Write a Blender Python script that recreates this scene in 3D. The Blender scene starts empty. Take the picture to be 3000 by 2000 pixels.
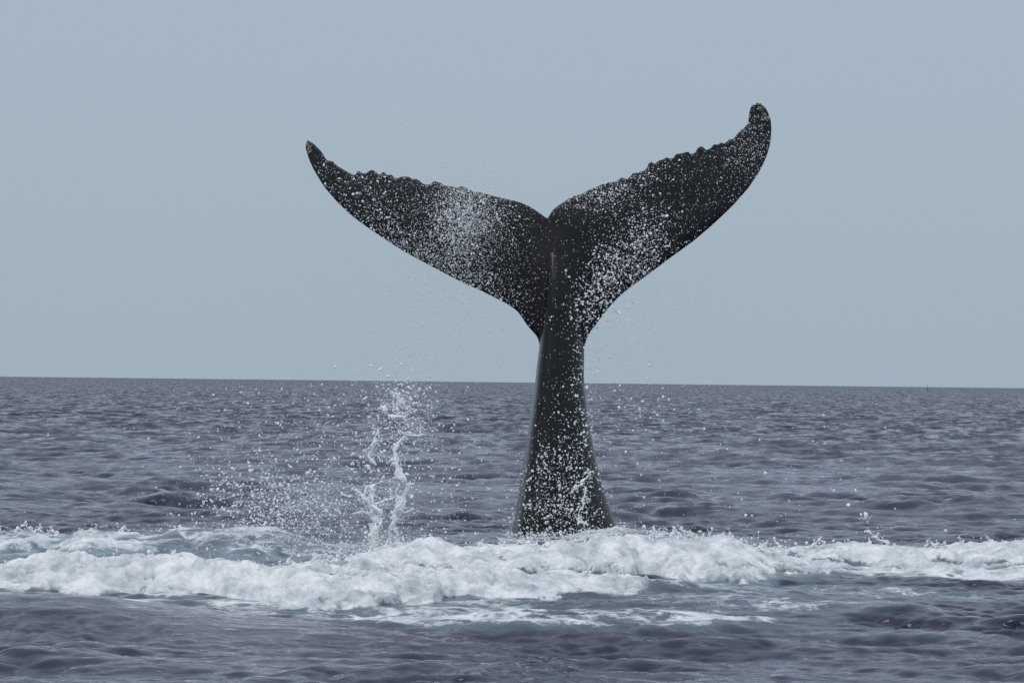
import bpy, math, random
import numpy as np
from mathutils import Matrix, Vector
from mathutils.geometry import delaunay_2d_cdt

rng = np.random.default_rng(11)
random.seed(11)
scene = bpy.context.scene
COL = scene.collection

# ------------------------------------------------------------------ camera
F_PX = 8500.0                      # focal length in pixels of a 3000 px wide frame
CAM_H = 1.55                       # eye height over the sea, from a small boat
PITCH = math.atan(119.0 / F_PX)
ROLL = math.radians(0.65)
FW = np.array([0, math.cos(PITCH), math.sin(PITCH)])
U0 = np.array([0, -math.sin(PITCH), math.cos(PITCH)])
R0 = np.array([1.0, 0, 0])
RT = math.cos(ROLL) * R0 + math.sin(ROLL) * U0
UP = -math.sin(ROLL) * R0 + math.cos(ROLL) * U0
cam_d = bpy.data.cameras.new('camera')
cam = bpy.data.objects.new('camera', cam_d)
COL.objects.link(cam)
m = Matrix.Identity(4)
for i in range(3):
    m[i][0], m[i][1], m[i][2] = RT[i], UP[i], -FW[i]
m[2][3] = CAM_H
cam.matrix_world = m
cam_d.sensor_width = 36.0
cam_d.lens = 36.0 * F_PX / 3000.0
cam_d.clip_start = 0.5
cam_d.clip_end = 40000.0
scene.camera = cam

# ------------------------------------------------------------------ sky, sun, exposure
SUN_EL, SUN_AZ = math.radians(50), math.radians(-150)   # azimuth from +Y, clockwise
world = bpy.data.worlds.new('World')
scene.world = world
world.use_nodes = True
wn, wl = world.node_tree.nodes, world.node_tree.links
wn.clear()
w_out = wn.new('ShaderNodeOutputWorld')
sky = wn.new('ShaderNodeTexSky')
sky.sky_type = 'NISHITA'
sky.sun_disc = False
sky.sun_elevation = SUN_EL
sky.sun_rotation = SUN_AZ
sky.air_density = 1.0
sky.dust_density = 3.0
bg1 = wn.new('ShaderNodeBackground')
bg1.inputs['Strength'].default_value = 0.10
wl.new(sky.outputs[0], bg1.inputs['Color'])
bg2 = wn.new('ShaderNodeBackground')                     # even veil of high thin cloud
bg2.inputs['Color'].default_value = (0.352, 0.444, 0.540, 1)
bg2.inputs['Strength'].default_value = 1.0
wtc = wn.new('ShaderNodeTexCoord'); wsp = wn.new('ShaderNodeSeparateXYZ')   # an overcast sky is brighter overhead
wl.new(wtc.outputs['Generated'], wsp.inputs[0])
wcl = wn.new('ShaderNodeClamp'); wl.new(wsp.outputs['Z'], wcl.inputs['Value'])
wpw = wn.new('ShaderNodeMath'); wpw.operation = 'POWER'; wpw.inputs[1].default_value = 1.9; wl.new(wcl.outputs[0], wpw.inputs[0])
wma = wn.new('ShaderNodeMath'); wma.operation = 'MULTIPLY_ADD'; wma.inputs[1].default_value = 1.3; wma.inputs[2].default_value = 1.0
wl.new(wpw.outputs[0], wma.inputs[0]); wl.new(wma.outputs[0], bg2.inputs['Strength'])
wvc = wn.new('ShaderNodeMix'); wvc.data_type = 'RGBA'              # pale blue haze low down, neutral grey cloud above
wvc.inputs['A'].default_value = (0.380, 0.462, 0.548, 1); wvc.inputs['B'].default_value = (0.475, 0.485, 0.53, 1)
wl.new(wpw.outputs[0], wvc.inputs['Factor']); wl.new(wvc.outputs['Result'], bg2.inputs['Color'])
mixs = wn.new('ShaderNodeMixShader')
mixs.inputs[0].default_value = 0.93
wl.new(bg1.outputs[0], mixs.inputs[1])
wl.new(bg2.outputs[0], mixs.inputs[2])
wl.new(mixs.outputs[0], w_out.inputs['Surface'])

sun_d = bpy.data.lights.new('sun', 'SUN')
sun_d.energy = 0.8
sun_d.angle = math.radians(22)
sun_d.color = (1.0, 0.985, 0.965)
sun = bpy.data.objects.new('sun', sun_d)
COL.objects.link(sun)
sd = Vector((math.cos(SUN_EL) * math.sin(SUN_AZ), math.cos(SUN_EL) * math.cos(SUN_AZ), math.sin(SUN_EL)))
sun.rotation_euler = sd.to_track_quat('Z', 'Y').to_euler()
sun.location = sd * 60

vs = scene.view_settings
vs.view_transform = 'Standard'
vs.look = 'None'
vs.exposure = 0.0
vs.gamma = 1.0
vs.use_curve_mapping = False

# ------------------------------------------------------------------ helpers
def P(px, py, d):
    """point on the ray through photo pixel (px, py) at distance y = d"""
    px = np.asarray(px, float); py = np.asarray(py, float); d = np.asarray(d, float)
    a = (px - 1500.0) / F_PX; b = (1000.0 - py) / F_PX
    v = a[..., None] * RT + b[..., None] * UP + FW
    t = d / v[..., 1]
    p = v * t[..., None]
    p[..., 2] += CAM_H
    return p

def put(name, mesh, mat=None, parent=None, label=None, cat=None, group=None, kind=None):
    o = bpy.data.objects.new(name, mesh)
    COL.objects.link(o)
    if mat and not mesh.materials:
        mesh.materials.append(mat)
    if parent:
        o.parent = parent
    if label: o['label'] = label
    if cat: o['category'] = cat
    if group: o['group'] = group
    if kind: o['kind'] = kind
    return o

def np_mesh(name, v, f, smooth=True):
    """v (n,3), f (m,k) arrays -> mesh"""
    v = np.asarray(v, np.float32); f = np.asarray(f, np.int32)
    me = bpy.data.meshes.new(name)
    me.vertices.add(len(v)); me.vertices.foreach_set('co', v.ravel())
    k = f.shape[1]
    me.loops.add(f.size); me.loops.foreach_set('vertex_index', f.ravel())
    me.polygons.add(len(f))
    me.polygons.foreach_set('loop_start', np.arange(0, f.size, k, dtype=np.int32))
    me.polygons.foreach_set('use_smooth', np.full(len(f), smooth, bool))
    me.update(calc_edges=True)
    return me

def smooth(a, b, x):
    t = np.clip((x - a) / (b - a), 0, 1)
    return t * t * (3 - 2 * t)

_perm = np.random.default_rng(5).permutation(4096).astype(np.int64)
def _hash(ix, iy, iz=0):
    return _perm[(ix + _perm[(iy + _perm[np.asarray(iz) & 4095]) & 4095]) & 4095]
_g = np.random.default_rng(6).normal(size=(4096, 3)); _g /= np.linalg.norm(_g, axis=1)[:, None]
def perlin2(x, y, seed=0):
    ix = np.floor(x).astype(np.int64); iy = np.floor(y).astype(np.int64)
    fx, fy = x - ix, y - iy
    u = fx * fx * fx * (fx * (fx * 6 - 15) + 10); v = fy * fy * fy * (fy * (fy * 6 - 15) + 10)
    def c(dx, dy):
        g = _g[_hash(ix + dx, iy + dy, seed)]
        return g[..., 0] * (fx - dx) + g[..., 1] * (fy - dy)
    a = c(0, 0) + u * (c(1, 0) - c(0, 0)); b = c(0, 1) + u * (c(1, 1) - c(0, 1))
    return (a + v * (b - a)) * 1.5
def fbm(x, y, oct=4, seed=0):
    s = 0; a = 0.5; t = 0
    for o in range(oct):
        s = s + a * perlin2(x * 2 ** o + 17.3 * o, y * 2 ** o - 9.1 * o, seed + o); t += a; a *= 0.5
    return s / t
def bulbs(x, y, seed=0):
    """rounded cauliflower heads: the height of overlapping unit-cell balls, 0..1"""
    ix = np.floor(x).astype(np.int64); iy = np.floor(y).astype(np.int64)
    best = np.zeros_like(x)
    for dx in (-1, 0, 1):
        for dy in (-1, 0, 1):
            h = _hash(ix + dx, iy + dy, seed)
            jx = (h % 64) / 64.0; jy = ((h // 64) % 64) / 64.0
            r = 0.55 + 0.45 * (((h * 7) % 97) / 97.0)
            dd = (ix + dx + jx - x) ** 2 + (iy + dy + jy - y) ** 2
            best = np.maximum(best, np.sqrt(np.maximum(r * r - dd, 0)))
    return best

def ico(sub):
    import bmesh
    bm = bmesh.new(); bmesh.ops.create_icosphere(bm, subdivisions=sub, radius=1.0)
    v = np.array([q.co[:] for q in bm.verts]); f = np.array([[q.index for q in p.verts] for p in bm.faces])
    bm.free(); return v, f
ICO1, ICO2 = ico(1), ico(2)
OCT = (np.array([[1, 0, 0], [-1, 0, 0], [0, 1, 0], [0, -1, 0], [0, 0, 1], [0, 0, -1]], float),
       np.array([[0, 2, 4], [2, 1, 4], [1, 3, 4], [3, 0, 4], [2, 0, 5], [1, 2, 5], [3, 1, 5], [0, 3, 5]]))
def blobs(pos, rad, tmpl, stretch=0.35, lump=0.0, r=rng):
    """many little drops as one vertex and face array"""
    tv, tf = tmpl
    n = len(pos)
    s = 1 + stretch * r.normal(size=(n, 1, 3)).clip(-1.5, 2.5)
    s = np.maximum(s, 0.35)
    A = r.normal(size=(n, 3)); A /= np.linalg.norm(A, axis=1)[:, None]
    B = np.cross(A, r.normal(size=(n, 3))); B /= np.linalg.norm(B, axis=1)[:, None]
    C = np.cross(A, B)
    rot = np.stack([A, B, C], 1)
    v = tv[None] * s
    if lump:
        v = v * (1 + lump * r.normal(size=(n, len(tv), 1)).clip(-1.5, 1.8))
    v = np.einsum('nij,njk->nik', v, rot) * np.asarray(rad)[:, None, None] + np.asarray(pos)[:, None]
    f = tf[None] + (np.arange(n) * len(tv))[:, None, None]
    return v.reshape(-1, 3), f.reshape(-1, 3)
def merge(parts):
    vs_, fs_, o = [], [], 0
    for v, f in parts:
        vs_.append(v); fs_.append(f + o); o += len(v)
    return np.concatenate(vs_), np.concatenate(fs_)

def remeshed(name, v, f, voxel, smooth_it=2):
    me = np_mesh(name + '_raw', v, f)
    o = bpy.data.objects.new(name + '_raw', me); COL.objects.link(o)
    r = o.modifiers.new('r', 'REMESH'); r.mode = 'VOXEL'; r.voxel_size = voxel; r.use_smooth_shade = True
    if smooth_it:
        s = o.modifiers.new('s', 'SMOOTH'); s.iterations = smooth_it; s.factor = 0.5
    dg = bpy.context.evaluated_depsgraph_get()
    out = bpy.data.meshes.new_from_object(o.evaluated_get(dg))
    out.name = name
    bpy.data.objects.remove(o); bpy.data.meshes.remove(me)
    return out

# ------------------------------------------------------------------ materials
def mat(name):
    m_ = bpy.data.materials.new(name); m_.use_nodes = True
    nt = m_.node_tree
    return m_, nt.nodes, nt.links, nt.nodes['Principled BSDF']

def sea_material():
    m_, n, l, b = mat('sea_water')
    n.remove(b)
    out = n['Material Output']
    geo = n.new('ShaderNodeNewGeometry')
    af = n.new('ShaderNodeAttribute'); af.attribute_name = 'foam'
    aa = n.new('ShaderNodeAttribute'); aa.attribute_name = 'aerated'
    # fine ripples
    mp = n.new('ShaderNodeMapping'); mp.inputs['Scale'].default_value = (3.2, 5.0, 3.2)
    l.new(geo.outputs['Position'], mp.inputs['Vector'])
    nz = n.new('ShaderNodeTexNoise'); nz.inputs['Scale'].default_value = 1.0
    nz.inputs['Detail'].default_value = 5; nz.inputs['Roughness'].default_value = 0.6; nz.inputs['Distortion'].default_value = 0.6
    l.new(mp.outputs[0], nz.inputs['Vector'])
    bp = n.new('ShaderNodeBump'); bp.inputs['Strength'].default_value = 1.0; bp.inputs['Distance'].default_value = 0.024
    l.new(nz.outputs['Fac'], bp.inputs['Height'])
    ar = n.new('ShaderNodeAttribute'); ar.attribute_name = 'far'
    mp2 = n.new('ShaderNodeMapping'); mp2.inputs['Scale'].default_value = (1.5, 0.8, 0.8)
    l.new(geo.outputs['Position'], mp2.inputs['Vector'])
    nz2 = n.new('ShaderNodeTexNoise'); nz2.inputs['Scale'].default_value = 1.0; nz2.inputs['Detail'].default_value = 4; nz2.inputs['Roughness'].default_value = 0.7
    l.new(mp2.outputs[0], nz2.inputs['Vector'])
    sb = n.new('ShaderNodeVectorMath'); sb.operation = 'SUBTRACT'; sb.inputs[1].default_value = (0.5, 0.585, 0.5)
    l.new(nz2.outputs['Color'], sb.inputs[0])
    ml = n.new('ShaderNodeMath'); ml.operation = 'MULTIPLY'; ml.inputs[1].default_value = 2.8
    l.new(ar.outputs['Fac'], ml.inputs[0])
    sc_ = n.new('ShaderNodeVectorMath'); sc_.operation = 'SCALE'
    l.new(sb.outputs[0], sc_.inputs[0]); l.new(ml.outputs[0], sc_.inputs['Scale'])
    adn = n.new('ShaderNodeVectorMath'); adn.operation = 'ADD'
    l.new(bp.outputs[0], adn.inputs[0]); l.new(sc_.outputs[0], adn.inputs[1])
    nrm = n.new('ShaderNodeVectorMath'); nrm.operation = 'NORMALIZE'; l.new(adn.outputs[0], nrm.inputs[0])
    # body of the water: dark slate, greener where bubbles are mixed in
    wcol = n.new('ShaderNodeMix'); wcol.data_type = 'RGBA'
    wcol.inputs['A'].default_value = (0.014, 0.022, 0.044, 1)
    wcol.inputs['B'].default_value = (0.20, 0.31, 0.34, 1)
    l.new(aa.outputs['Fac'], wcol.inputs['Factor'])
    body = n.new('ShaderNodeBsdfDiffuse'); l.new(wcol.outputs['Result'], body.inputs['Color'])
    gloss = n.new('ShaderNodeBsdfGlossy'); gloss.inputs['Roughness'].default_value = 0.03
    gloss.inputs['Color'].default_value = (0.985, 0.935, 0.98, 1)
    l.new(nrm.outputs[0], gloss.inputs['Normal']); l.new(nrm.outputs[0], body.inputs['Normal'])
    fres = n.new('ShaderNodeFresnel'); fres.inputs['IOR'].default_value = 1.40; l.new(nrm.outputs[0], fres.inputs['Normal'])
    wat = n.new('ShaderNodeMixShader'); l.new(fres.outputs[0], wat.inputs[0]); l.new(body.outputs[0], wat.inputs[1]); l.new(gloss.outputs[0], wat.inputs[2])
    # foam
    fz = n.new('ShaderNodeTexNoise'); fz.inputs['Scale'].default_value = 38; fz.inputs['Detail'].default_value = 4
    l.new(geo.outputs['Position'], fz.inputs['Vector'])
    fb = n.new('ShaderNodeBump'); fb.inputs['Strength'].default_value = 0.7; fb.inputs['Distance'].default_value = 0.012
    l.new(fz.outputs['Fac'], fb.inputs['Height'])
    fo = n.new('ShaderNodeBsdfPrincipled')
    fo.inputs['Base Color'].default_value = (0.74, 0.75, 0.76, 1)
    fo.inputs['Roughness'].default_value = 0.55
    fo.inputs['Specular IOR Level'].default_value = 0.3
    l.new(fb.outputs[0], fo.inputs['Normal'])
    fz2 = n.new('ShaderNodeTexNoise'); fz2.inputs['Scale'].default_value = 3.4; fz2.inputs['Detail'].default_value = 6; fz2.inputs['Roughness'].default_value = 0.7
    l.new(geo.outputs['Position'], fz2.inputs['Vector'])
    fcr = n.new('ShaderNodeValToRGB')                     # thick foam is white, thin wet foam greyer
    fcr.color_ramp.elements[0].position = 0.36; fcr.color_ramp.elements[0].color = (0.40, 0.45, 0.47, 1)
    fcr.color_ramp.elements[1].position = 0.60; fcr.color_ramp.elements[1].color = (0.80, 0.805, 0.81, 1)
    l.new(fz2.outputs['Fac'], fcr.inputs[0]); l.new(fcr.outputs[0], fo.inputs['Base Color'])
    ad = n.new('ShaderNodeMath'); ad.operation = 'MULTIPLY_ADD'
    l.new(fz.outputs['Fac'], ad.inputs[0]); ad.inputs[1].default_value = 0.55
    l.new(af.outputs['Fac'], ad.inputs[2])
    mr = n.new('ShaderNodeMapRange'); mr.interpolation_type = 'SMOOTHSTEP'
    mr.inputs['From Min'].default_value = 0.50; mr.inputs['From Max'].default_value = 1.05
    l.new(ad.outputs[0], mr.inputs['Value'])
    mx = n.new('ShaderNodeMixShader')
    l.new(mr.outputs[0], mx.inputs[0]); l.new(wat.outputs[0], mx.inputs[1]); l.new(fo.outputs[0], mx.inputs[2])
    l.new(mx.outputs[0], out.inputs['Surface'])
    return m_
M_SEA = sea_material()

def spray_material():
    m_, n, l, b = mat('white_spray')
    b.inputs['Base Color'].default_value = (0.80, 0.82, 0.84, 1)
    b.inputs['Roughness'].default_value = 0.25
    b.inputs['IOR'].default_value = 1.33
    return m_
M_SPRAY = spray_material()

def jet_material():
    m_, n, l, b = mat('tossed_water')
    geo = n.new('ShaderNodeNewGeometry')
    nz = n.new('ShaderNodeTexNoise'); nz.inputs['Scale'].default_value = 14; nz.inputs['Detail'].default_value = 4
    l.new(geo.outputs['Position'], nz.inputs['Vector'])
    cr = n.new('ShaderNodeValToRGB')
    cr.color_ramp.elements[0].position = 0.38; cr.color_ramp.elements[0].color = (0.76, 0.79, 0.80, 1)
    cr.color_ramp.elements[1].position = 0.62; cr.color_ramp.elements[1].color = (0.92, 0.93, 0.93, 1)
    l.new(nz.outputs['Fac'], cr.inputs[0]); l.new(cr.outputs[0], b.inputs['Base Color'])
    b.inputs['Roughness'].default_value = 0.12; b.inputs['IOR'].default_value = 1.33
    b.inputs['Transmission Weight'].default_value = 0.0
    bp = n.new('ShaderNodeBump'); bp.inputs['Strength'].default_value = 0.6; bp.inputs['Distance'].default_value = 0.02
    l.new(nz.outputs['Fac'], bp.inputs['Height']); l.new(bp.outputs[0], b.inputs['Normal'])
    return m_
M_JET = jet_material()

def skin_material():
    m_, n, l, b = mat('whale_skin')
    geo = n.new('ShaderNodeNewGeometry')
    nz = n.new('ShaderNodeTexNoise'); nz.inputs['Scale'].default_value = 3.0; nz.inputs['Detail'].default_value = 8; nz.inputs['Roughness'].default_value = 0.65
    l.new(geo.outputs['Position'], nz.inputs['Vector'])
    cr = n.new('ShaderNodeValToRGB')
    cr.color_ramp.elements[0].position = 0.3; cr.color_ramp.elements[0].color = (0.0035, 0.004, 0.0055, 1)
    cr.color_ramp.elements[1].position = 0.75; cr.color_ramp.elements[1].color = (0.013, 0.013, 0.014, 1)
    l.new(nz.outputs['Fac'], cr.inputs[0])
    # pale scratches
    mp = n.new('ShaderNodeMapping'); mp.inputs['Scale'].default_value = (9, 9, 0.9); mp.inputs['Rotation'].default_value = (0.2, 0.5, 0.3)
    l.new(geo.outputs['Position'], mp.inputs['Vector'])
    vz = n.new('ShaderNodeTexNoise'); vz.inputs['Scale'].default_value = 2.2; vz.inputs['Detail'].default_value = 3
    l.new(mp.outputs[0], vz.inputs['Vector'])
    sr = n.new('ShaderNodeMapRange'); sr.inputs['From Min'].default_value = 0.70; sr.inputs['From Max'].default_value = 0.80; sr.inputs['To Max'].default_value = 0.35
    l.new(vz.outputs['Fac'], sr.inputs['Value'])
    mx = n.new('ShaderNodeMix'); mx.data_type = 'RGBA'; mx.inputs['B'].default_value = (0.05, 0.05, 0.052, 1)
    l.new(sr.outputs[0], mx.inputs['Factor']); l.new(cr.outputs[0], mx.inputs['A'])
    l.new(mx.outputs['Result'], b.inputs['Base Color'])
    rr = n.new('ShaderNodeMapRange'); rr.inputs['To Min'].default_value = 0.14; rr.inputs['To Max'].default_value = 0.34
    l.new(nz.outputs['Fac'], rr.inputs['Value']); l.new(rr.outputs[0], b.inputs['Roughness'])
    b.inputs['IOR'].default_value = 1.36
    bp = n.new('ShaderNodeBump'); bp.inputs['Strength'].default_value = 0.35; bp.inputs['Distance'].default_value = 0.02
    l.new(nz.outputs['Fac'], bp.inputs['Height']); l.new(bp.outputs[0], b.inputs['Normal'])
    return m_
M_SKIN = skin_material()

def plain(name, c, rough=0.6):
    m_, n, l, b = mat(name)
    geo = n.new('ShaderNodeNewGeometry')
    nz = n.new('ShaderNodeTexNoise'); nz.inputs['Scale'].default_value = 60
    l.new(geo.outputs['Position'], nz.inputs['Vector'])
    mx = n.new('ShaderNodeMix'); mx.data_type = 'RGBA'
    mx.inputs['A'].default_value = (*[q * 0.6 for q in c], 1); mx.inputs['B'].default_value = (*[min(1, q * 1.3) for q in c], 1)
    l.new(nz.outputs['Fac'], mx.inputs['Factor']); l.new(mx.outputs['Result'], b.inputs['Base Color'])
    b.inputs['Roughness'].default_value = rough
    return m_
M_BARN = plain('barnacle_shell', (0.22, 0.195, 0.155), 0.8)
M_BUOY = plain('weathered_buoy_paint', (0.045, 0.05, 0.05), 0.6)

# ------------------------------------------------------------------ the sea: wave tiles
def wave_tile(L, N, lmin, lmax, wind, spread, rms, seed, peak=None):
    r = np.random.default_rng(seed)
    k1 = np.fft.fftfreq(N, L / N) * 2 * np.pi
    kx, ky = np.meshgrid(k1, k1, indexing='ij')
    k = np.hypot(kx, ky); k[0, 0] = 1
    lam = 2 * np.pi / k
    cosd = (kx * math.sin(wind) + ky * math.cos(wind)) / k
    S = k ** -3.2
    if peak:
        S = S * np.exp(-(lam / peak) ** 2 * 0.9)
    S = S * (np.abs(cosd) ** spread + 0.05)
    S = S * smooth(lmin * 0.8, lmin * 1.3, lam) * (1 - smooth(lmax * 0.8, lmax * 1.2, lam))
    S[0, 0] = 0
    H = np.sqrt(S) * (r.normal(size=(N, N)) + 1j * r.normal(size=(N, N)))
    h = np.fft.ifft2(H).real
    sc = rms / h.std()
    dx = np.fft.ifft2(-1j * kx / k * H).real * sc
    dy = np.fft.ifft2(-1j * ky / k * H).real * sc
    return np.stack([dx, dy, h * sc], -1).astype(np.float32), L, N
def sample(tile, x, y):
    T, L, N = tile
    gx = (x / L) % 1.0 * N; gy = (y / L) % 1.0 * N
    ix = gx.astype(np.int64) % N; iy = gy.astype(np.int64) % N
    fx = (gx - np.floor(gx))[..., None]; fy = (gy - np.floor(gy))[..., None]
    jx = (ix + 1) % N; jy = (iy + 1) % N
    return (T[ix, iy] * (1 - fx) + T[jx, iy] * fx) * (1 - fy) + (T[ix, jy] * (1 - fx) + T[jx, jy] * fx) * fy
TILE_A = wave_tile(71.0, 2048, 0.9, 24.0, math.radians(20), 2.6, 0.027, 3, peak=2.6)
TILE_B = wave_tile(17.3, 1024, 0.22, 1.0, math.radians(-6), 1.6, 0.0140, 4)
TILE_D = wave_tile(6.7, 512, 0.085, 0.36, math.radians(-4), 0.9, 0.0046, 9)
TILE_C = wave_tile(173.0, 512, 5.0, 40.0, math.radians(35), 2.0, 0.045, 8, peak=14.0)

# ridges of broken water round the whale: crest pixels of the photo, with the distance at which each stands
def ridge(pts, wf, wb, foam, thick, teal):
    a = np.array(pts, float)
    p = P(a[:, 0], a[:, 1], a[:, 2])
    return dict(x=p[:, 0], z=p[:, 2], y=a[:, 2], wf=wf, wb=wb, foam=foam, thick=thick, teal=teal)
RIDGES = [
    ridge([(-1300, 1600, 27.2), (-500, 1560, 27.2), (0, 1562, 27), (80, 1552, 27), (200, 1572, 27), (270, 1550, 27), (420, 1562, 27), (540, 1548, 27), (640, 1548, 27),
           (800, 1545, 27), (880, 1572, 26.8), (980, 1600, 26.4), (1100, 1640, 26)], 2.2, 0.7, 0.53, 0.35, 0.85),
    ridge([(-1300, 1700, 21.9), (-400, 1668, 21.9), (0, 1668, 21.9), (60, 1650, 21.8), (110, 1640, 21.8), (300, 1648, 21.7), (500, 1642, 21.6), (620, 1655, 21.3), (800, 1674, 20.9),
           (900, 1692, 20.7), (1000, 1700, 20.7), (1150, 1700, 20.9), (1300, 1692, 21.3), (1450, 1680, 21.7), (1600, 1682, 21.9), (1760, 1690, 22.1), (1900, 1720, 22.3)], 0.66, 0.8, 0.91, 1.0, 0.7),
    ridge([(700, 1690, 23.3), (850, 1668, 23.5), (950, 1652, 23.7), (1050, 1636, 23.9), (1110, 1622, 24), (1180, 1600, 24.1), (1240, 1580, 24.2), (1310, 1602, 24.3), (1400, 1616, 24.3), (1480, 1615, 24.3), (1550, 1602, 24.3), (1700, 1594, 24.4),
           (1850, 1580, 24.6), (2000, 1574, 24.7), (2100, 1578, 24.8), (2180, 1600, 25), (2260, 1622, 25.2), (2400, 1650, 25.4)], 1.15, 1.0, 0.82, 0.95, 0.95),
    ridge([(2150, 1625, 26), (2230, 1612, 26.2), (2320, 1610, 26.2), (2400, 1604, 26.2), (2500, 1592, 26.2), (2600, 1604, 26.2), (2700, 1614, 26.2), (2800, 1605, 26.2),
           (2900, 1600, 26.2), (3000, 1594, 26.2), (3500, 1600, 26.2), (3900, 1610, 26.2), (4400, 1640, 26.2)], 1.2, 0.9, 0.74, 0.7, 0.8),
    ridge([(1150, 1600, 28.2), (1350, 1566, 28.5), (1450, 1562, 28.6), (1500, 1574, 28.6), (1560, 1590, 28.6), (1640, 1584, 28.6), (1720, 1562, 28.6), (1800, 1550, 28.6), (1950, 1556, 28.6), (2080, 1575, 28.6), (2250, 1600, 28.6)], 1.5, 0.9, 0.52, 0.25, 0.6),
    ridge([(-1500, 1740, 19.4), (-600, 1728, 19.4), (0, 1736, 19.4), (150, 1737, 19.4), (300, 1744, 19.4), (420, 1764, 19.3), (600, 1792, 19.1), (800, 1815, 18.9), (1000, 1830, 18.7)], 2.4, 0.8, 0.0, 0.0, 0.0),
]
LACE = [  # drifting flat foam: x, y, half widths, amount
    (-2.2, 19.9, 2.2, 0.7, 0.50), (0.2, 19.6, 2.4, 0.8, 0.52), (1.0, 20.6, 2.2, 0.9, 0.44), (2.4, 22.4, 2.2, 1.3, 0.42),
    (4.0, 24.9, 2.6, 0.9, 0.60), (-2.0, 23.3, 3.6, 1.7, 0.42), (-4.4, 20.5, 1.6, 0.5, 0.55), (0.6, 26.6, 3.2, 1.6, 0.50),
    (5.0, 24.6, 2.0, 0.7, 0.44), (2.6, 19.0, 1.2, 0.3, 0.30), (-3.4, 25.4, 2.6, 1.6, 0.40)]

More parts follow.
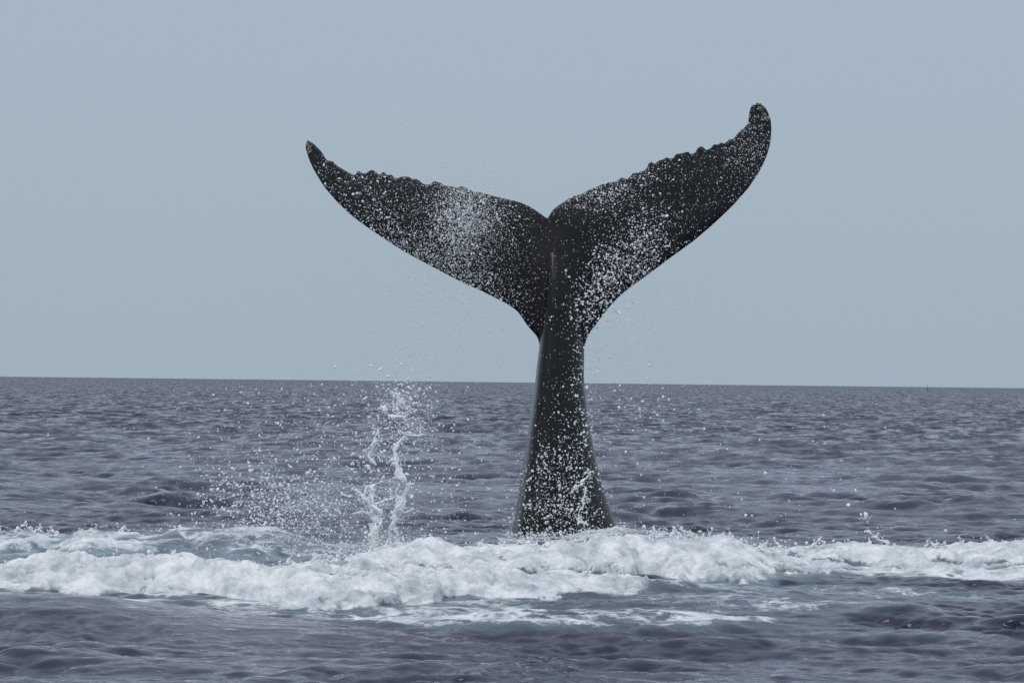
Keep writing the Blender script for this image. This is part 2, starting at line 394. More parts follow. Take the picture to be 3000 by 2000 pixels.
LEAN = 1.6
def sea_fields(x, y):
    """displacement and foam amount of the sea at world positions"""
    gain = np.clip(0.85 + 1.1 * fbm(x * 0.33, y * 0.22, 2, 140), 0.42, 1.35)      # gusts: rough and smoother patches
    d = sample(TILE_A, x, y) * gain[..., None]
    bfade = 1 - smooth(60, 220, y)
    d = d + sample(TILE_B, x, y) * (bfade * gain)[..., None] * np.array([1.2, 1.2, 1.0])
    nearby = y < 52
    d[nearby] += sample(TILE_D, x[nearby], y[nearby]) * ((1 - smooth(28, 50, y[nearby])) * (0.4 + 0.6 * gain[nearby]))[..., None]
    d = d + sample(TILE_C, x, y) * (1 + 8 * smooth(400, 2000, y))[..., None]       # swell runs higher out at sea
    d[..., 1] -= LEAN * d[..., 2]                          # wind waves lean over towards the viewer's side
    zone = (y > 15) & (y < 33) & (np.abs(x) < 14)
    foam = np.zeros_like(x); aer = np.zeros_like(x); thick = np.zeros_like(x)
    xs, ys = x[zone], y[zone]
    wob = 0.32 * fbm(xs * 1.1, ys * 1.1, 3, 40)
    cover = np.zeros_like(xs); th = np.zeros_like(xs); tl = np.zeros_like(xs); calm = np.zeros_like(xs); rz = np.zeros_like(xs)
    for i, r in enumerate(RIDGES):
        yc = np.interp(xs, r['x'], r['y']) + wob * (0.3 + 0.5 * (r['foam'] > 0.8)); zc = np.interp(xs, r['x'], r['z'])
        ends = smooth(r['x'][0] - 0.5, r['x'][0] + 0.5, xs) * (1 - smooth(r['x'][-1] - 0.5, r['x'][-1] + 0.5, xs))
        s = ys - yc
        wfm = r['wf'] * np.clip(1 + 1.15 * fbm(xs * 2.4 + 31 * i, ys * 0.6, 4, 120 + i), 0.45, 1.8); zc = zc * (1 + 0.22 * fbm(xs * 2.3, ys * 0.3 + 9 * i, 2, 130))
        w = np.where(s < 0, 1 - smooth(0, wfm, -s), 1 - smooth(0, r['wb'], s)) * ends
        rz = np.maximum(rz, zc * w)
        wf2 = smooth(-wfm * 1.4, -wfm * 0.95, s) * (1 - smooth(r['wb'] * 0.25, r['wb'] * 0.9, s)) * ends
        cover = np.maximum(cover, r['foam'] * wf2 * (1 - (0.30 if r['foam'] > 0.9 else 0.42) * smooth(0.3 * wfm, 1.15 * wfm, -s)))
        th = np.maximum(th, r['thick'] * smooth(0.1, 0.6, wf2) * smooth(-wfm * 1.12, -wfm * 0.88, s))
        wt = smooth(-wfm * 1.8, -wfm * 0.8, s) * (1 - smooth(r['wb'] * 0.6, r['wb'] * 1.6, s)) * ends
        tl = np.maximum(tl, r['teal'] * wt)
        calm = np.maximum(calm, w)
    lace = np.zeros_like(xs)
    for (lx, ly, wx, wy, am) in LACE:
        q = np.hypot((xs - lx) / wx, (ys - ly) / wy)
        lace = np.maximum(lace, am * (1 - smooth(0.55, 1.1, q)))
    tl = np.maximum(tl, 0.9 * lace)
    # net of foam strands
    qx = xs + 0.25 * fbm(xs * 1.7, ys * 1.7, 3, 50); qy = ys + 0.3 * fbm(xs * 1.6, ys * 1.6, 3, 55)
    net = 1 - np.abs(fbm(qx * 2.2, qy * 1.9, 4, 60)) * 3.2
    net2 = 1 - np.abs(fbm(qx * 6, qy * 5, 3, 66)) * 2.6
    big = fbm(xs * 0.9, ys * 0.9, 3, 70)
    net3 = 1 - np.abs(fbm(qx * 14, qy * 11, 2, 68)) * 2.4
    strand = 0.45 * net + 0.33 * net2 + 0.22 * net3
    cov = np.maximum(cover, lace)
    solid = smooth(0.74, 1.24, cov + 0.6 * big + 0.28 * (net2 - 0.35) + 0.16 * (net3 - 0.35))
    fm = np.clip(solid + smooth(0.14, 0.95, strand * 0.85 + (cov - 0.5) * 1.7 + 0.55 * big) * smooth(0.05, 0.5, cov) * (0.78 + 0.22 * smooth(0.3, 0.8, cover)), 0, 1)
    # heads of foam
    u = xs + 0.10 * fbm(xs * 3, ys * 3, 2, 80); vv = ys * 1.0 + 0.10 * fbm(xs * 3, ys * 3, 2, 85)
    amp = th * smooth(0.35, 0.9, fm)
    lump = 0.11 * bulbs(u * 2.6, vv * 1.9, 90) + 0.085 * bulbs(u * 6.3, vv * 4.6, 92) + 0.058 * bulbs(u * 14, vv * 10, 94) + 0.034 * bulbs(u * 30, vv * 24, 96)
    lump = (lump - 0.13) * (0.62 + 0.8 * big)
    dz = d[zone]
    # broken water hides the wind waves under it
    keep = 1 - 0.75 * np.clip(np.maximum(calm, cov), 0, 1)
    dz *= keep[:, None]
    chop = 0.02 * fbm(xs * 4, ys * 3, 4, 100) * smooth(0.1, 0.6, cov)
    dz[:, 2] += rz + amp * lump + chop
    dz[:, 1] -= amp * np.maximum(lump, 0) * 0.9          # heads lean forward over the foot
    dz[:, 0] += amp * 0.04 * fbm(xs * 5, ys * 5, 2, 110)
    d[zone] = dz
    foam[zone] = fm; aer[zone] = np.clip(tl * (0.35 + 0.65 * smooth(-0.35, 0.45, big + 0.4 * net - 0.2)), 0, 1)
    return d, foam, aer

def sea_rows():
    ys = [7.0]
    while ys[-1] < 14000:
        y = ys[-1]
        if y < 14: s = 0.10
        elif y < 19.2: s = 0.034
        elif y < 24.9: s = 0.0138
        elif y < 29.5: s = 0.025
        elif y < 33: s = 0.04
        else: s = 0.098 * (y / 33.0) ** 1.4
        ys.append(y + s)
    return np.array(ys)
rows = sea_rows()
A0 = math.radians(11.3); A1 = math.radians(30)
ang = np.concatenate([-A0 - (A1 - A0) * np.linspace(1, 0, 38)[:-1] ** 1.7, np.linspace(-A0, A0, 545), A0 + (A1 - A0) * np.linspace(0, 1, 38)[1:] ** 1.7])
TY, TX = np.meshgrid(rows, np.tan(ang), indexing='ij')
gx, gy = TX * TY, TY.copy()
disp, foam, aer = sea_fields(gx, gy)
CH = 0.72
verts = np.stack([gx + CH * disp[..., 0], gy + CH * disp[..., 1], disp[..., 2]], -1)
nr, nc = gx.shape
idx = np.arange(nr * nc).reshape(nr, nc)
quads = np.stack([idx[:-1, :-1], idx[:-1, 1:], idx[1:, 1:], idx[1:, :-1]], -1).reshape(-1, 4)
fv = verts.reshape(-1, 3); ff = foam.ravel(); fa = aer.ravel()
qf = ff[quads].mean(1)
is_foam = qf > 0.42
def sub_mesh(name, q):
    u, inv = np.unique(q, return_inverse=True)
    me = np_mesh(name, fv[u], inv.reshape(q.shape))
    a = me.attributes.new('foam', 'FLOAT', 'POINT'); a.data.foreach_set('value', ff[u].astype(np.float32))
    b = me.attributes.new('aerated', 'FLOAT', 'POINT'); b.data.foreach_set('value', fa[u].astype(np.float32))
    c = me.attributes.new('far', 'FLOAT', 'POINT'); c.data.foreach_set('value', (0.10 + 0.90 * smooth(12, 130, fv[u][:, 1])).astype(np.float32))
    return me
print('sea quads', len(quads), 'rows', nr)
sea = put('sea', sub_mesh('sea', quads[~is_foam]), M_SEA, kind='structure', label='dark slate blue sea with short choppy waves')
put('foam', sub_mesh('foam', quads[is_foam]), M_SEA, kind='stuff', label='churned white foam and broken water round the whale tail', cat='foam')

# open sea beside and behind the camera, plain enough to be left coarse
th_ = np.linspace(A1, 2 * math.pi - A1, 121); rr_ = np.array([0.0, 6, 14, 30, 70, 200, 800, 3000, 14000])
RR, TT = np.meshgrid(rr_, th_, indexing='ij')
ov = np.stack([RR * np.sin(TT), RR * np.cos(TT), np.full_like(RR, -0.12)], -1).reshape(-1, 3)
oi = np.arange(ov.shape[0]).reshape(RR.shape)
oq = np.stack([oi[:-1, :-1], oi[1:, :-1], oi[1:, 1:], oi[:-1, 1:]], -1).reshape(-1, 4)
put('sea', np_mesh('open_sea', ov, oq), M_SEA, kind='structure', label='open sea stretching away beside and behind the boat')

# ------------------------------------------------------------------ the whale's tail
D0 = 29.6
PXM = F_PX / D0
TRAIL_L = [(900, 410), (914, 417), (932, 433), (946, 450), (958, 465), (975, 471), (989, 483), (1005, 492), (1021, 501), (1037, 507), (1047, 500), (1058, 503), (1071, 507),
           (1080, 502), (1091, 500), (1101, 505), (1111, 511), (1118, 506), (1123, 504), (1130, 509), (1137, 514), (1143, 511), (1149, 511), (1157, 518), (1167, 521), (1180, 518), (1196, 519),
           (1207, 525), (1220, 525), (1232, 530), (1244, 537), (1262, 538), (1272, 533), (1288, 536), (1304, 543), (1322, 545), (1340, 549), (1352, 547), (1364, 549), (1376, 556), (1405, 563), (1433, 571),
           (1463, 578), (1493, 585), (1512, 589), (1529, 595), (1544, 601), (1557, 608), (1570, 616), (1581, 624), (1592, 632), (1603, 640)]
TRAIL_R = [(1606, 638), (1613, 624), (1622, 613), (1633, 604), (1646, 595), (1664, 583), (1683, 573), (1697, 570), (1711, 565), (1719, 558), (1727, 555), (1750, 546), (1775, 535), (1792, 534), (1807, 529),
           (1814, 522), (1823, 520), (1836, 521), (1847, 515), (1855, 507), (1868, 504), (1883, 499), (1890, 493), (1895, 489), (1901, 480), (1908, 476), (1915, 479), (1920, 478), (1928, 472), (1936, 469), (1944, 467), (1952, 462),
           (1962, 463), (1972, 462), (1978, 455), (1984, 452), (1998, 450), (2012, 446), (2018, 445), (2024, 449), (2036, 445), (2044, 436), (2054, 431), (2062, 434), (2068, 437), (2080, 433), (2087, 426), (2094, 424),
           (2104, 423), (2112, 418), (2119, 419), (2124, 418), (2131, 412), (2138, 407), (2146, 406), (2153, 401), (2160, 392), (2167, 384), (2177, 376), (2185, 369), (2192, 360), (2193, 344), (2195, 328), (2199, 316), (2203, 307), (2212, 308), (2218, 302)]
LEAD_R = [(2226, 304), (2236, 309), (2243, 316), (2250, 329), (2255, 342), (2259, 356), (2260, 370), (2260, 386), (2259, 403), (2256, 424), (2251, 443), (2243, 466), (2233, 487), (2222, 507), (2209, 527), (2194, 549), (2177, 569), (2155, 594),
          (2132, 617), (2108, 640), (2084, 662), (2058, 684), (2032, 706), (1992, 735), (1952, 764), (1911, 795), (1871, 824), (1850, 839), (1831, 854), (1808, 874), (1787, 897), (1773, 914), (1757, 935), (1743, 955), (1730, 972), (1720, 988), (1713, 1012)]
LEAD_L = [(1581, 1012), (1576, 991), (1569, 980), (1556, 966), (1544, 952), (1531, 932), (1518, 914), (1505, 903), (1493, 895), (1472, 883), (1444, 869), (1413, 853), (1373, 836), (1332, 816), (1292, 795), (1252, 774), (1215, 754), (1179, 734),
          (1151, 716), (1123, 698), (1091, 676), (1059, 654), (1038, 638), (1019, 622), (1003, 607), (987, 591), (970, 572), (954, 553), (942, 536), (932, 519), (922, 503), (914, 487), (906, 469), (900, 451), (896, 438), (895, 425)]
def knobbly(t):                                            # sharpen the knuckles of the trailing edge
    t = np.array(t, float); k = 4; sm_ = t.copy()
    for q_ in range(k, len(t) - k): sm_[q_] = t[q_ - k:q_ + k + 1].mean(0)
    return [tuple(q_) for q_ in t + 0.6 * (t - sm_)]
TRAIL_L[2:-14] = knobbly(TRAIL_L)[2:-14]; TRAIL_R[14:-12] = knobbly(TRAIL_R)[14:-12]
outline = np.array(TRAIL_L + TRAIL_R + LEAD_R + LEAD_L, float)
def fluke_depth(px, py):
    s = (px - 1640.0) / 700.0
    return D0 + 0.03 + 0.42 * np.abs(s) ** 1.8 - 0.05 * s + 0.08 * np.maximum(640 - py, 0) / 300.0
def seg_dist(p, a, b):
    ab = b - a; t = np.clip(((p[:, None] - a) * ab).sum(-1) / (ab * ab).sum(-1), 0, 1)
    return np.hypot(*np.moveaxis(p[:, None] - (a + t[..., None] * ab), -1, 0)).min(1)
# resample the interior
step = 9.0
bx, by = np.meshgrid(np.arange(900, 2260, step), np.arange(305, 1015, step * 0.9))
cand = np.stack([bx.ravel(), by.ravel()], 1)
a_, b_ = outline, np.roll(outline, -1, 0)
inside = np.zeros(len(cand), bool)
for (x0, y0), (x1, y1) in zip(a_, b_):
    c = ((y0 > cand[:, 1]) != (y1 > cand[:, 1]))
    with np.errstate(divide='ignore', invalid='ignore'):
        xi = (x1 - x0) * (cand[:, 1] - y0) / (y1 - y0) + x0
    inside ^= c & (cand[:, 0] < xi)
cand = cand[inside]
keep = seg_dist(cand, a_, b_) > 5.0
cand = cand[keep]
pts = [Vector(p) for p in outline] + [Vector(p) for p in cand]
no = len(outline)
ov_, oe_, of_, *_r = delaunay_2d_cdt(pts, [(i, (i + 1) % no) for i in range(no)], [], 1, 1e-6)
p2 = np.array([q[:] for q in ov_]); tri = np.array([list(f) for f in of_])
trail = np.array(TRAIL_L + TRAIL_R, float); lead = np.array(LEAD_R + LEAD_L, float)
dt = seg_dist(p2, trail[:-1], trail[1:]); dl = np.minimum(seg_dist(p2, np.array(LEAD_R[:-1], float), np.array(LEAD_R[1:], float)), seg_dist(p2, np.array(LEAD_L[:-1], float), np.array(LEAD_L[1:], float)))
chord = dt + dl
q = dl / np.maximum(chord, 1e-6)
prof = np.sqrt(np.clip(q, 0, 1)) * (1 - q) * 2.6          # rounded leading edge, thin trailing edge
half = 0.012 + (chord / PXM) * 0.062 * prof
half += 0.05 * np.exp(-((p2[:, 0] - 1650) / 110) ** 2) * smooth(600, 800, p2[:, 1])
dep = fluke_depth(p2[:, 0], p2[:, 1])
front = P(p2[:, 0], p2[:, 1], dep); back = front.copy()
front[:, 1] -= half; back[:, 1] += half
nv = len(p2)
# winding
tt = tri.copy()
n0 = np.cross(front[tt[:, 1]] - front[tt[:, 0]], front[tt[:, 2]] - front[tt[:, 0]])[:, 1]
tt[n0 > 0] = tt[n0 > 0][:, ::-1]
rim = []
edges = {}
for t in tt:
    for e in ((t[0], t[1]), (t[1], t[2]), (t[2], t[0])):
        edges[e] = 1
for (a, b) in list(edges):
    if (b, a) not in edges:
        rim += [(b, a, a + nv), (b, a + nv, b + nv)]
fluke = (np.concatenate([front, back]), np.concatenate([tt, tt[:, ::-1] + nv, np.array(rim)]))
# peduncle: rows of (py, left px, right px, half depth in m)
PED = [(690, 1612, 1652, 0.02), (740, 1606, 1668, 0.10), (800, 1601, 1684, 0.175), (860, 1596, 1692, 0.225), (920, 1590, 1700, 0.26), (970, 1585, 1711, 0.27), (1018, 1580, 1713, 0.31), (1069, 1573, 1711, 0.35), (1110, 1569, 1711, 0.375), (1156, 1564, 1714, 0.40),
       (1238, 1551, 1727, 0.45), (1324, 1539, 1742, 0.52), (1401, 1526, 1760, 0.58), (1472, 1516, 1783, 0.65), (1549, 1501, 1810, 0.72), (1650, 1485, 1840, 0.82), (1800, 1455, 1890, 0.95)]
ped_v = []
NS = 72
pa = np.array(PED, float)
fine = np.linspace(690, 1800, 90)
from_ = lambda c: np.interp(fine, pa[:, 0], pa[:, c])
sm = lambda v: np.convolve(np.pad(v, 3, mode='edge'), np.ones(7) / 7, 'valid')
for py, xl, xr, hd in zip(fine, sm(from_(1)), sm(from_(2)), sm(from_(3))):
    c = P((xl + xr) / 2, py, D0 - 0.02)
    hw = (xr - xl) / 2 / PXM
    fade = smooth(690, 1000, py)
    yc = fluke_depth((xl + xr) / 2, py) * (1 - fade) + (D0 + 0.03) * fade
    for k in range(NS):
        a = 2 * math.pi * k / NS
        ca, sa = math.cos(a), math.sin(a)
        ex = 0.92                                          # slightly keeled fore and aft
        rx = math.copysign(abs(ca) ** ex, ca); ry = math.copysign(abs(sa) ** 1.12, sa)
        ped_v.append((c[0] + hw * (rx - (0.42 * ry * ry if ry < 0 else 0)), yc + hd * ry, c[2]))
ped_v = np.array(ped_v)
nring = len(fine)
ped_f = []
for i in range(nring - 1):
    for k in range(NS):
        a, b = i * NS + k, i * NS + (k + 1) % NS
        ped_f += [(a, b, b + NS), (a, b + NS, a + NS)]
top = len(ped_v); ped_v = np.vstack([ped_v, ped_v[:NS].mean(0), ped_v[-NS:].mean(0)])
for k in range(NS):
    ped_f += [(top, (k + 1) % NS, k), (top + 1, (nring - 1) * NS + k, (nring - 1) * NS + (k + 1) % NS)]
wv, wf_ = merge([fluke, (ped_v, np.array(ped_f))])
base = P(1655, 1562, D0)
whale_me = remeshed('whale', wv, wf_, 0.0122, 1)
whale = put('whale', whale_me, M_SKIN, label='black wet whale tail raised out of the sea with both flukes spread', cat='whale')

# barnacles on the fluke tips
bv, bf = [], []
NB = 9
for z, r in ((0, 1.0), (0.45, 0.82), (0.75, 0.5), (0.55, 0.28)):
    for k in range(NB):
        a = 2 * math.pi * k / NB; rr = r * (1 + 0.10 * (k % 2))
        bv.append((rr * math.cos(a), rr * math.sin(a), z))
for i in range(3):
    for k in range(NB):
        bf.append((i * NB + k, i * NB + (k + 1) % NB, (i + 1) * NB + (k + 1) % NB, (i + 1) * NB + k))
barn_me = np_mesh('barnacle', bv, bf, False); barn_me.materials.append(M_BARN)
for (px, py, r) in [(902, 426, 5.5), (906, 437, 6), (903, 447, 5), (911, 442, 4), (909, 430, 4), (901, 417, 3.5), (2226, 319, 6), (2239, 336, 6), (2244, 346, 6.5), (2248, 352, 4), (2240, 350, 4), (2219, 305, 4.5), (2227, 306, 4), (2235, 313, 4), (2206, 311, 3.5)]:
    p = P(px, py, fluke_depth(px, py) - 0.03)
    o = put('barnacle', barn_me, None, whale)
    o.location = p; o.rotation_euler = (math.radians(90) + random.uniform(-.3, .3), random.uniform(-.3, .3), random.uniform(-.2, .2))
    s = r / PXM; o.scale = (s, s, s * 1.1)

# ------------------------------------------------------------------ splash jets
LOOSE = []                                                     # drops shed by the jets; they join the spray
def jet(name, chains, voxel, label=None, cat=None, group=None, seed=1, parent=None):
    r = np.random.default_rng(seed)
    pos, rad = [], []
    for ch in chains:
        d = ch[0]; c = np.array(ch[1], float)
        L = np.concatenate([[0], np.cumsum(np.hypot(np.diff(c[:, 0]), np.diff(c[:, 1])))])
        n = max(4, int(L[-1] / 1.1))
        t = np.linspace(0, L[-1], n)
        x = np.interp(t, L, c[:, 0]); y = np.interp(t, L, c[:, 1]); rr = np.interp(t, L, c[:, 2])
        # a torn ribbon: several strands that wander across the width of the jet
        k = 1 if c[:, 2].max() < 3.2 else (3 if c[:, 2].max() < 8 else 13)
        for s in range(k):
            ph = r.uniform(0, 9, 4)
            off = 0 if k == 1 else np.sin(t / r.uniform(12, 36) + ph[0]) * 0.8 + np.sin(t / 8 + ph[1]) * 0.35
            px = x + off * rr + np.sin(t / 6 + ph[0]) * 1.3; py = y + r.normal(size=n) * 1.2
            dd = d + (np.cos(t / r.uniform(15, 40) + ph[1]) * 0.75 * rr if k > 1 else 0) * d / F_PX + np.zeros(n)
            p = P(px, py, dd)
            body = rr * (0.65 if k == 1 else 0.48 if k == 3 else 0.25)
            q = np.maximum(1.5, body * (0.75 + 0.45 * np.sin(t / r.uniform(5, 14) + ph[2]))) * (1 + 0.18 * r.normal(size=n)) * d / F_PX
            hole = (np.sin(t / r.uniform(9, 20) + ph[3]) < -0.72) & (k == 13)
            pos.append(p[~hole]); rad.append(q[~hole])
        nd = int(L[-1] * (0.9 if parent or k > 1 else 0.3))
        tt_ = r.uniform(0, L[-1], nd)
        rr2 = np.interp(tt_, L, c[:, 2])
        pp = P(np.interp(tt_, L, c[:, 0]) + r.normal(size=nd) * (rr2 * 1.0 + 5), np.interp(tt_, L, c[:, 1]) + r.normal(size=nd) * 6, d + r.normal(size=nd) * 0.06)
        LOOSE.append((pp, 2.4 * np.exp(0.5 * r.normal(size=nd)).clip(0.4, 2.2) * 0.6 * d / F_PX))
    pos = np.concatenate(pos); rad = np.concatenate(rad)
    v, f = blobs(pos, rad, ICO1, 0.15, 0, r)
    me = remeshed(name, v, f, voxel, 1)
    return put(name, me, M_JET, parent, label=label, cat=cat, group=group)
DJ = 25.1
JET = [
    [(DJ, [(1095, 1640, 18), (1093, 1600, 14), (1100, 1560, 15), (1105, 1525, 13), (1098, 1495, 17), (1083, 1470, 15), (1080, 1445, 13), (1086, 1425, 10), (1100, 1418, 5)]), (DJ, [(1078, 1470, 8), (1058, 1446, 6), (1045, 1435, 3), (1031, 1430, 2)]), (DJ, [(1096, 1478, 4), (1120, 1468, 3.5), (1148, 1459, 2.5)]), (DJ, [(1090, 1505, 4), (1072, 1502, 3), (1060, 1496, 2.5), (1040, 1504, 4)]), (DJ, [(1095, 1605, 6), (1078, 1618, 5), (1068, 1640, 5)])],
    [(DJ, [(1080, 1364, 6), (1062, 1364, 4.5)])],
    [(DJ, [(1098, 1358, 3), (1086, 1346, 5), (1077, 1335, 4), (1090, 1316, 6), (1094, 1302, 6), (1103, 1290, 7), (1096, 1296, 6), (1107, 1272, 5), (1112, 1262, 3)])],
]
o = jet('splash_jet', JET[0], 0.0075, 'white jet of tossed water with a thin arm flung out sideways', 'splash', seed=21)
for k, c in enumerate(JET[1:]):                              # pieces torn off its top
    jet('torn_strand', c, 0.0075, seed=210 + k, parent=o)
JET = [
    [(DJ + 0.3, [(1150, 1640, 22), (1150, 1600, 18), (1152, 1560, 13), (1156, 1530, 11), (1168, 1500, 14), (1176, 1475, 12), (1184, 1455, 7), (1192, 1432, 8), (1200, 1418, 6), (1212, 1416, 3)]), (DJ + 0.3, [(1165, 1490, 5), (1166, 1462, 5), (1160, 1440, 5), (1166, 1428, 3)]), (DJ + 0.3, [(1165, 1454, 3), (1186, 1452, 3)]), (DJ + 0.3, [(1182, 1502, 4), (1200, 1496, 4), (1212, 1490, 5)]), (DJ + 0.3, [(1160, 1610, 6), (1180, 1625, 5), (1188, 1640, 5)])],
    [(DJ + 0.3, [(1158, 1400, 10), (1176, 1398, 14), (1184, 1408, 8)]), (DJ + 0.3, [(1170, 1396, 12), (1166, 1375, 11), (1160, 1355, 7), (1162, 1335, 6), (1156, 1318, 6), (1168, 1298, 4), (1176, 1286, 3), (1190, 1278, 2.5)]), (DJ + 0.3, [(1160, 1345, 3), (1140, 1348, 3)])],
    [(DJ + 0.3, [(1170, 1259, 4), (1190, 1274, 3), (1230, 1276, 2.5), (1242, 1270, 2)])],
    [(DJ + 0.3, [(1145, 1215, 8), (1155, 1222, 12), (1172, 1218, 9), (1186, 1222, 6)]), (DJ + 0.3, [(1160, 1205, 5), (1165, 1180, 4), (1172, 1160, 6), (1160, 1150, 4), (1142, 1150, 3)]), (DJ + 0.3, [(1172, 1165, 4), (1185, 1182, 5), (1188, 1200, 3)])],
    [(DJ + 0.3, [(1118, 1188, 6), (1130, 1200, 8), (1122, 1205, 5)])],
]
o = jet('splash_jet', JET[0], 0.0075, 'taller white jet of tossed water with a forked top that breaks up towards the horizon', 'splash', seed=22)
for k, c in enumerate(JET[1:]):                              # pieces torn off its top
    jet('torn_strand', c, 0.0075, seed=220 + k, parent=o)
jet('splash_strand', [(27.5, [(2535, 1502, 6), (2533, 1515, 5), (2531, 1530, 4)])], 0.01, 'upright little streak of white water in the air over the foam', 'splash', seed=23)
jet('splash_strand', [(27.4, [(2537, 1554, 6), (2550, 1562, 4.5), (2562, 1572, 5), (2575, 1583, 5), (2592, 1585, 6), (2606, 1593, 5)]), (27.4, [(2565, 1570, 4), (2572, 1560, 4)])],
    0.01, 'forked ragged strand of white water in the air over the foam', 'splash', seed=24)
jet('splash_strand', [(27.8, [(1738, 1377, 2), (1726, 1384, 3), (1722, 1397, 3), (1708, 1408, 5), (1704, 1418, 3), (1690, 1424, 2.5), (1682, 1434, 3.5), (1672, 1442, 2)])],
    0.0095, 'slanting white strand of water in front of the whale tail stock', 'splash', seed=25)
jet('splash_strand', [(27.8, [(1716, 1425, 2.5), (1714, 1450, 3), (1706, 1468, 2.5), (1710, 1480, 2), (1698, 1495, 1.6), (1693, 1520, 1.6), (1692, 1530, 4), (1704, 1528, 7), (1710, 1533, 5)])],
    0.0075, 'thin white thread of water ending in a blob in front of the whale tail stock', 'splash', seed=26)

# ------------------------------------------------------------------ spray
SP = {'t': [], 's': [], 'b': []}
def cloud(n, cx, cy, sx, sy, rot=0, size=3.0, sig=0.45, d=(27.6, 29.2), clip=None, uniform=False):
    a = math.radians(rot)
    if uniform:
        u = rng.uniform(-1, 1, (n, 2)); ux, uy = u[:, 0] * sx, u[:, 1] * sy
    else:
        u = rng.normal(size=(n, 2)); ux, uy = u[:, 0] * sx, u[:, 1] * sy
    px = cx + ux * math.cos(a) - uy * math.sin(a); py = cy + ux * math.sin(a) + uy * math.cos(a)
    dd = rng.uniform(d[0], d[1], n)
    r = size * np.minimum(np.exp(sig * rng.normal(size=n)), 2.0) * 0.30
    if clip is not None:
        ok = clip(px, py); px, py, dd, r = px[ok], py[ok], dd[ok], r[ok]
    r = r * dd / F_PX; p = P(px, py, dd)
    for key, lo, hi in (('t', 0, 0.0078), ('s', 0.0078, 0.018), ('b', 0.018, 9)):
        w = (r >= lo) & (r < hi)
        SP[key].append((p[w], r[w]))
def in_fluke(px, py):
    dark = np.exp(-((px - 1640) / 95.0) ** 4) * smooth(560, 640, py) * (1 - smooth(1690, 1740, px) * smooth(700, 780, py))
    return in_outline(px, py) & (rng.uniform(size=len(px)) > 0.88 * dark)
def in_outline(px, py):
    res = np.zeros(len(px), bool)
    for (x0, y0), (x1, y1) in zip(a_, b_):
        c = ((y0 > py) != (y1 > py))
        with np.errstate(divide='ignore', invalid='ignore'):
            xi = (x1 - x0) * (py - y0) / (y1 - y0) + x0
        res ^= c & (px < xi)
    return res
FD = (28.4, 29.1)
below = lambda px, py: py > 1125
cloud(900, 1125, 1610, 60, 24, 0, 7, 0.5, (24.9, 25.5))
# over the flukes
cloud(3757, 1180, 630, 300, 190, 28, 3.1, 0.42, FD, in_fluke, True)
cloud(2456, 1365, 640, 55, 75, 12, 4.2, 0.4, FD, in_fluke)
cloud(1360, 1350, 640, 50, 60, 10, 4.6, 0.4, FD, in_fluke)
cloud(1878, 1400, 690, 130, 90, 25, 3.4, 0.4, FD, in_fluke)
cloud(1589, 1310, 790, 150, 34, 27, 4.0, 0.45, FD, in_fluke)
cloud(722, 1080, 600, 110, 50, 35, 4.6, 0.5, FD, in_fluke)
cloud(2465, 1980, 580, 300, 190, -38, 3.0, 0.42, FD, in_fluke, True)
cloud(1300, 1760, 570, 110, 30, -24, 4.2, 0.45, FD, in_fluke)
cloud(1156, 2190, 420, 55, 75, 0, 3.6, 0.4, FD, in_fluke)
cloud(1156, 1880, 710, 60, 75, 15, 4.6, 0.45, FD, in_fluke)
cloud(1011, 1790, 810, 75, 45, -45, 5.0, 0.45, FD, in_fluke)
cloud(330, 1745, 885, 45, 50, -30, 6.5, 0.5, FD)
# down the tail stock
cloud(202, 1700, 1010, 22, 110, 0, 5.1, 0.5, FD)
cloud(390, 1650, 1250, 60, 180, 0, 4.2, 0.5, FD)
cloud(335, 1708, 1290, 22, 110, 0, 5.5, 0.5, FD)
cloud(702, 1615, 1390, 62, 55, 0, 4.4, 0.6, FD)
cloud(624, 1615, 1500, 62, 42, 0, 4.8, 0.6, FD)
cloud(85, 1590, 1540, 55, 20, 0, 6.0, 0.5, FD)
cloud(234, 1700, 1490, 60, 60, 0, 4.7, 0.5, FD)
cloud(420, 1575, 1572, 60, 9, 0, 5.5, 0.5, (28.0, 28.8))
cloud(260, 1760, 1555, 60, 8, 0, 5.0, 0.5, (28.0, 28.8))
# in the air to the left: around the two jets and beyond
cloud(1950, 900, 1340, 210, 140, 0, 5.5, 0.5, (26.5, 30.5), below)
cloud(2250, 840, 1480, 130, 55, 8, 6.0, 0.5, (26, 29))
cloud(1100, 860, 1580, 130, 40, 10, 6.0, 0.45, (25.0, 26.6))
cloud(700, 1175, 1190, 45, 50, 0, 6.0, 0.55, (27, 28.6))
cloud(450, 1220, 1240, 60, 60, 0, 5.0, 0.5, (27, 28.6))
cloud(500, 1130, 1400, 80, 120, 0, 6.0, 0.55, (27, 28.6))
cloud(600, 1250, 1450, 140, 100, 0, 5.5, 0.5, (26.5, 30))
cloud(110, 850, 1370, 200, 110, 0, 7.5, 0.4, (26.5, 29), below)
cloud(50, 1130, 1350, 60, 130, 0, 8.5, 0.4, (27, 28.4), below)
cloud(260, 1100, 1610, 90, 22, 0, 8, 0.5, (26.5, 27.4))
# fine mist against the sky
cloud(4693, 1330, 870, 170, 120, -20, 3.1, 0.4, (27.5, 31))
cloud(2223, 1190, 1060, 70, 50, 0, 3.1, 0.4, (27, 29))
cloud(2223, 1000, 900, 180, 140, 0, 3.1, 0.4, (27, 31))
cloud(1729, 1250, 450, 140, 90, 20, 3.1, 0.4, (28, 31))
cloud(1111, 1390, 540, 70, 30, 15, 3.1, 0.4, (28, 30))
cloud(617, 1720, 535, 60, 20, -25, 3.1, 0.4, (28, 30))
cloud(1605, 1860, 950, 130, 90, -30, 3.1, 0.4, (28, 31))
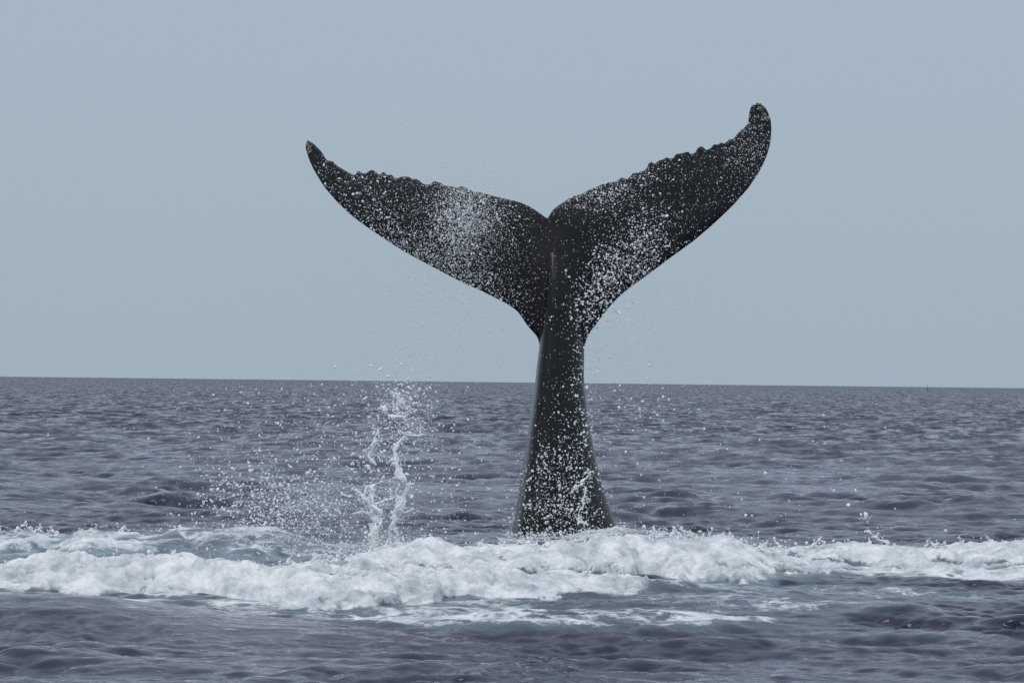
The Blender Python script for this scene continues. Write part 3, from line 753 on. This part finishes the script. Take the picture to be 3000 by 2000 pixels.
# right of the tail, over the sea
cloud(420, 1850, 1180, 110, 110, 0, 5.0, 0.5, (27, 30))
cloud(240, 2050, 1380, 220, 110, 0, 5.0, 0.5, (27, 30))
cloud(70, 2350, 1450, 180, 80, 0, 6.0, 0.5, (26.8, 29))
cloud(9, 2440, 1430, 70, 50, 0, 10, 0.3, (26.8, 28))
cloud(80, 2250, 1590, 160, 22, 0, 5.5, 0.5, (25.8, 27))
# flecks thrown off the crests of the foam
for i, n in ((0, 200), (1, 300), (2, 420), (3, 120), (4, 150)):
    r_ = RIDGES[i]
    x = rng.uniform(max(r_['x'][0], -5.5), min(r_['x'][-1], 5.5), n)
    p = np.stack([x, np.interp(x, r_['x'], r_['y']) + rng.normal(size=n) * 0.12, np.interp(x, r_['x'], r_['z']) + 0.01 + rng.exponential(0.035, n)], -1)
    r = 0.006 * np.exp(0.4 * rng.normal(size=n))
    SP['s'].append((p, r))
for p, r in LOOSE:
    SP['s'].append((p, r))
# wisps and tufts that stand up from the crests
for i, n in ((1, 22), (2, 36), (3, 12), (0, 8)):
    r_ = RIDGES[i]
    for x in rng.uniform(max(r_['x'][0] + .3, -5.4), min(r_['x'][-1] - .3, 5.4), n):
        h = rng.uniform(0.04, 0.13); k = int(10 + h * 160); t = np.linspace(0, 1, k)
        lean = rng.normal() * 0.5
        wig = np.cumsum(rng.normal(size=(k, 2)) * 0.006, 0)
        b0 = np.interp(x, r_['x'], r_['z']) - 0.01
        p = np.stack([x + lean * h * t + wig[:, 0] + rng.normal(size=k) * 0.03 * (1 - t), np.interp(x, r_['x'], r_['y']) + wig[:, 1] + rng.normal(size=k) * 0.04 * (1 - t) - 0.03, b0 + h * t], -1)
        SP['s'].append((p, 0.015 * (1 - 0.7 * t) * np.exp(0.25 * rng.normal(size=k))))
cat_ = lambda k: (np.concatenate([a for a, b in SP[k]]), np.concatenate([b for a, b in SP[k]]))
parts = []
p, r = cat_('t'); parts.append(blobs(p, r, OCT, 0.2)); n_t = len(p)
p, r = cat_('s'); parts.append(blobs(p, r, ICO1, 0.5)); n_s = len(p)
p, r = cat_('b'); parts.append(blobs(p, r, ICO2, 0.45, 0.10)); n_b = len(p)
print('drops', n_t, n_s, n_b)
v, f = merge(parts)
put('spray', np_mesh('spray', v, f), M_SPRAY, kind='stuff', label='white drops and mist of spray flying round the whale tail', cat='spray')

# ------------------------------------------------------------------ spar buoy on the horizon
def lathe(prof, n=12):
    v, f = [], []
    for z, r in prof:
        for k in range(n):
            a = 2 * math.pi * k / n; v.append((r * math.cos(a), r * math.sin(a), z))
    for i in range(len(prof) - 1):
        for k in range(n):
            f.append((i * n + k, i * n + (k + 1) % n, (i + 1) * n + (k + 1) % n, (i + 1) * n + k))
    return v, f
DB = 1000.0
pb = P(2717, 1136, DB)
buoy = bpy.data.objects.new('spar_buoy', None); COL.objects.link(buoy)
buoy.location = (pb[0], DB, 0); buoy.scale = (0.55, 0.55, 0.8)
buoy['label'] = 'tiny dark spar buoy standing on the far horizon'; buoy['category'] = 'buoy'
for nm, pr in (('float_body', [(-0.6, 0.0), (-0.6, 0.30), (0.5, 0.34), (0.9, 0.20), (0.95, 0.0)]), ('mast', [(0.9, 0.13), (2.0, 0.15), (2.6, 0.11), (2.62, 0.0)]), ('top_mark', [(2.6, 0.02), (2.65, 0.13), (3.05, 0.10), (3.2, 0.0)])):
    v, f = lathe(pr); put(nm, np_mesh(nm, v, f), M_BUOY, buoy)
